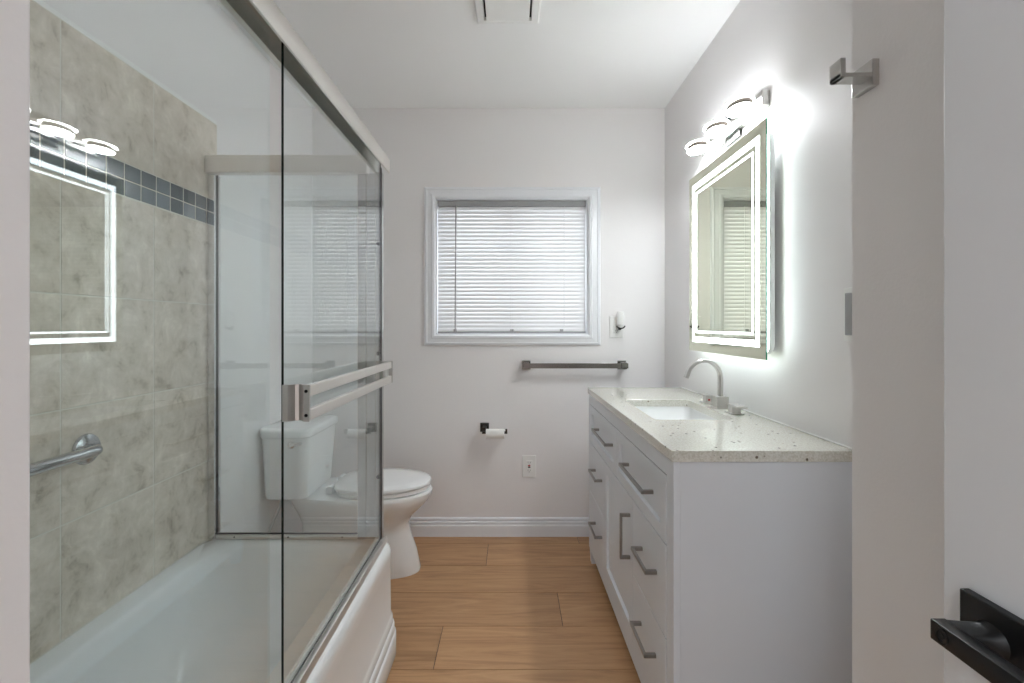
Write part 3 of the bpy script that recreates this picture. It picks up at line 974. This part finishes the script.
tag(tr, 'nearly used-up white toilet paper roll hanging on the dark holder', 'toilet paper')

# GFCI outlet
def outlet_plate(bm, cx, cz, w=0.078, h=0.124):
    box(bm, cx - w / 2, cx + w / 2, YB - 0.006, YB, cz - h / 2, cz + h / 2, bev=0.002)
cx, cz = 0.0975, E - 0.799
go = thing('wall_outlet', 'white outlet with red test button low on the back wall', 'outlet', (cx, YB, cz))
bm = new(); outlet_plate(bm, cx, cz); obj('cover_plate', bm, 'white_plastic', go)
bm = new(); box(bm, cx - 0.0175, cx + 0.0175, YB - 0.0085, YB - 0.005, cz - 0.034, cz + 0.034, bev=0.001)
ins = obj('receptacle', bm, 'white_plastic', go)
for s in (-1, 1):
    for dx in (-0.006, 0.006):
        bm = new(); box(bm, cx + dx - 0.001, cx + dx + 0.001, YB - 0.0088, YB - 0.008, cz + s * 0.022 - 0.004, cz + s * 0.022 + 0.004)
        obj('outlet_slot', bm, 'dark', ins)
    bm = new(); cyl(bm, (cx, YB - 0.0088, cz + s * 0.022 - 0.009), (cx, YB - 0.008, cz + s * 0.022 - 0.009), 0.0022, n=10)
    obj('ground_hole', bm, 'dark', ins)
bm = new(); box(bm, cx - 0.007, cx + 0.007, YB - 0.010, YB - 0.008, cz + 0.001, cz + 0.008, bev=0.0005, seg=1)
obj('test_button', bm, 'red', ins)
bm = new(); box(bm, cx - 0.007, cx + 0.007, YB - 0.010, YB - 0.008, cz - 0.008, cz - 0.001, bev=0.0005, seg=1)
obj('reset_button', bm, 'dark', ins)

# upper outlet with a plug-in
cx, cz = 0.595, E - 0.005
uo = thing('wall_outlet', 'white outlet right of the window with a plug-in unit', 'outlet', (cx, YB, cz))
bm = new(); outlet_plate(bm, cx, cz, 0.076, 0.122); obj('cover_plate', bm, 'white_plastic', uo)
bm = new(); box(bm, cx - 0.0175, cx + 0.0175, YB - 0.0085, YB - 0.005, cz - 0.034, cz + 0.034, bev=0.001)
ins = obj('receptacle', bm, 'white_plastic', uo)
for dx in (-0.006, 0.006):
    bm = new(); box(bm, cx + dx - 0.001, cx + dx + 0.001, YB - 0.0088, YB - 0.008, cz - 0.026, cz - 0.018)
    obj('outlet_slot', bm, 'dark', ins)
bm = new(); cyl(bm, (cx, YB - 0.0089, cz - 0.031), (cx, YB - 0.008, cz - 0.031), 0.0025, n=10)
obj('ground_hole', bm, 'dark', ins)
pl = thing('plug_in_air_freshener', 'small white plug-in freshener in the outlet right of the window', 'air freshener', (cx + 0.02, YB - 0.03, cz + 0.04))
bm = new()
px = cx + 0.016
lathe(bm, (px, YB - 0.034, cz + 0.012), (0, 0, 1), [(0.0001, 0), (0.018, 0), (0.021, 0.006), (0.0215, 0.05), (0.020, 0.068), (0.016, 0.074), (0.0001, 0.075)], 28)
box(bm, px - 0.017, px + 0.017, YB - 0.030, YB - 0.0085, cz + 0.008, cz + 0.05, bev=0.004)
obj('body', bm, 'white_plastic', pl)
bm = new()
pts = [(px + 0.024 * math.cos(math.radians(a)), YB - 0.042 - 0.008 * math.sin(math.radians(a) * -1), cz + 0.010 + 0.018 * math.sin(math.radians(a))) for a in range(195, 346, 15)]
tube(bm, pts, 0.0038, 10)
lathe(bm, (px - 0.004, YB - 0.046, cz - 0.011), (0, -1, 0), [(0.0001, -0.03), (0.006, -0.03), (0.007, 0.002), (0.0001, 0.004)], 16)
obj('dial', bm, 'dark', pl)

# robe hook on the nearer right wall
hk = thing('robe_hook', 'square brushed metal robe hook high on the near right wall', 'hook', (XN, 0.903, E + 0.465))
bm = new(); box(bm, XN - 0.013, XN, 0.876, 0.930, E + 0.441, E + 0.489, bev=0.0012)
obj('wall_plate', bm, 'nickel', hk)
bm = new()
box(bm, XN - 0.071, XN - 0.012, 0.877, 0.907, E + 0.4555, E + 0.4635, bev=0.0008)
box(bm, XN - 0.071, XN - 0.0615, 0.876, 0.908, E + 0.4555, E + 0.490, bev=0.0008)
obj('hook_arm', bm, 'nickel', hk)

# switch plate on the right wall just past the step
sw = thing('light_switch', 'grey rocker switch plate on right wall beside the near wall step', 'switch', (XR, 1.215, E + 0.03))
bm = new(); box(bm, XR - 0.006, XR, 1.178, 1.256, E - 0.040, E + 0.099, bev=0.002); obj('cover_plate', bm, 'white_plastic', sw)
bm = new()
box(bm, XR - 0.012, XR - 0.005, 1.190, 1.243, E - 0.024, E + 0.085, bev=0.002)
obj('rocker', bm, 'grey_plastic', sw)

# exhaust vent on the ceiling
ev = thing('exhaust_vent', 'white square exhaust fan cover on the ceiling', 'vent', (-0.015, 1.83, HC))
vx0, vx1, vy0, vy1 = -0.143, 0.110, 1.70, 1.955
bm = new()
q = lambda i, z: [(vx0 + i, vy0 + i, z), (vx1 - i, vy0 + i, z), (vx1 - i, vy1 - i, z), (vx0 + i, vy1 - i, z)]
loft(bm, [q(0, HC), q(0.0, HC - 0.010), q(0.006, HC - 0.016), q(0.032, HC - 0.020), q(0.034, HC - 0.006)], smooth=False, cap1=False)
obj('vent_frame', bm, 'white_plastic', ev)
bm = new(); box(bm, vx0 + 0.034, vx1 - 0.034, vy0 + 0.034, vy1 - 0.034, HC - 0.008, HC - 0.004)
obj('vent_opening', bm, 'dark', ev)
bm = new(); box(bm, vx0 + 0.041, vx1 - 0.041, vy0 + 0.034, vy1 - 0.030, HC - 0.024, HC - 0.018, bev=0.002)
for xx in (vx0 + 0.06, vx1 - 0.06):
    box(bm, xx - 0.004, xx + 0.004, 1.80, 1.85, HC - 0.020, HC - 0.006)
obj('vent_panel', bm, 'white_plastic', ev)
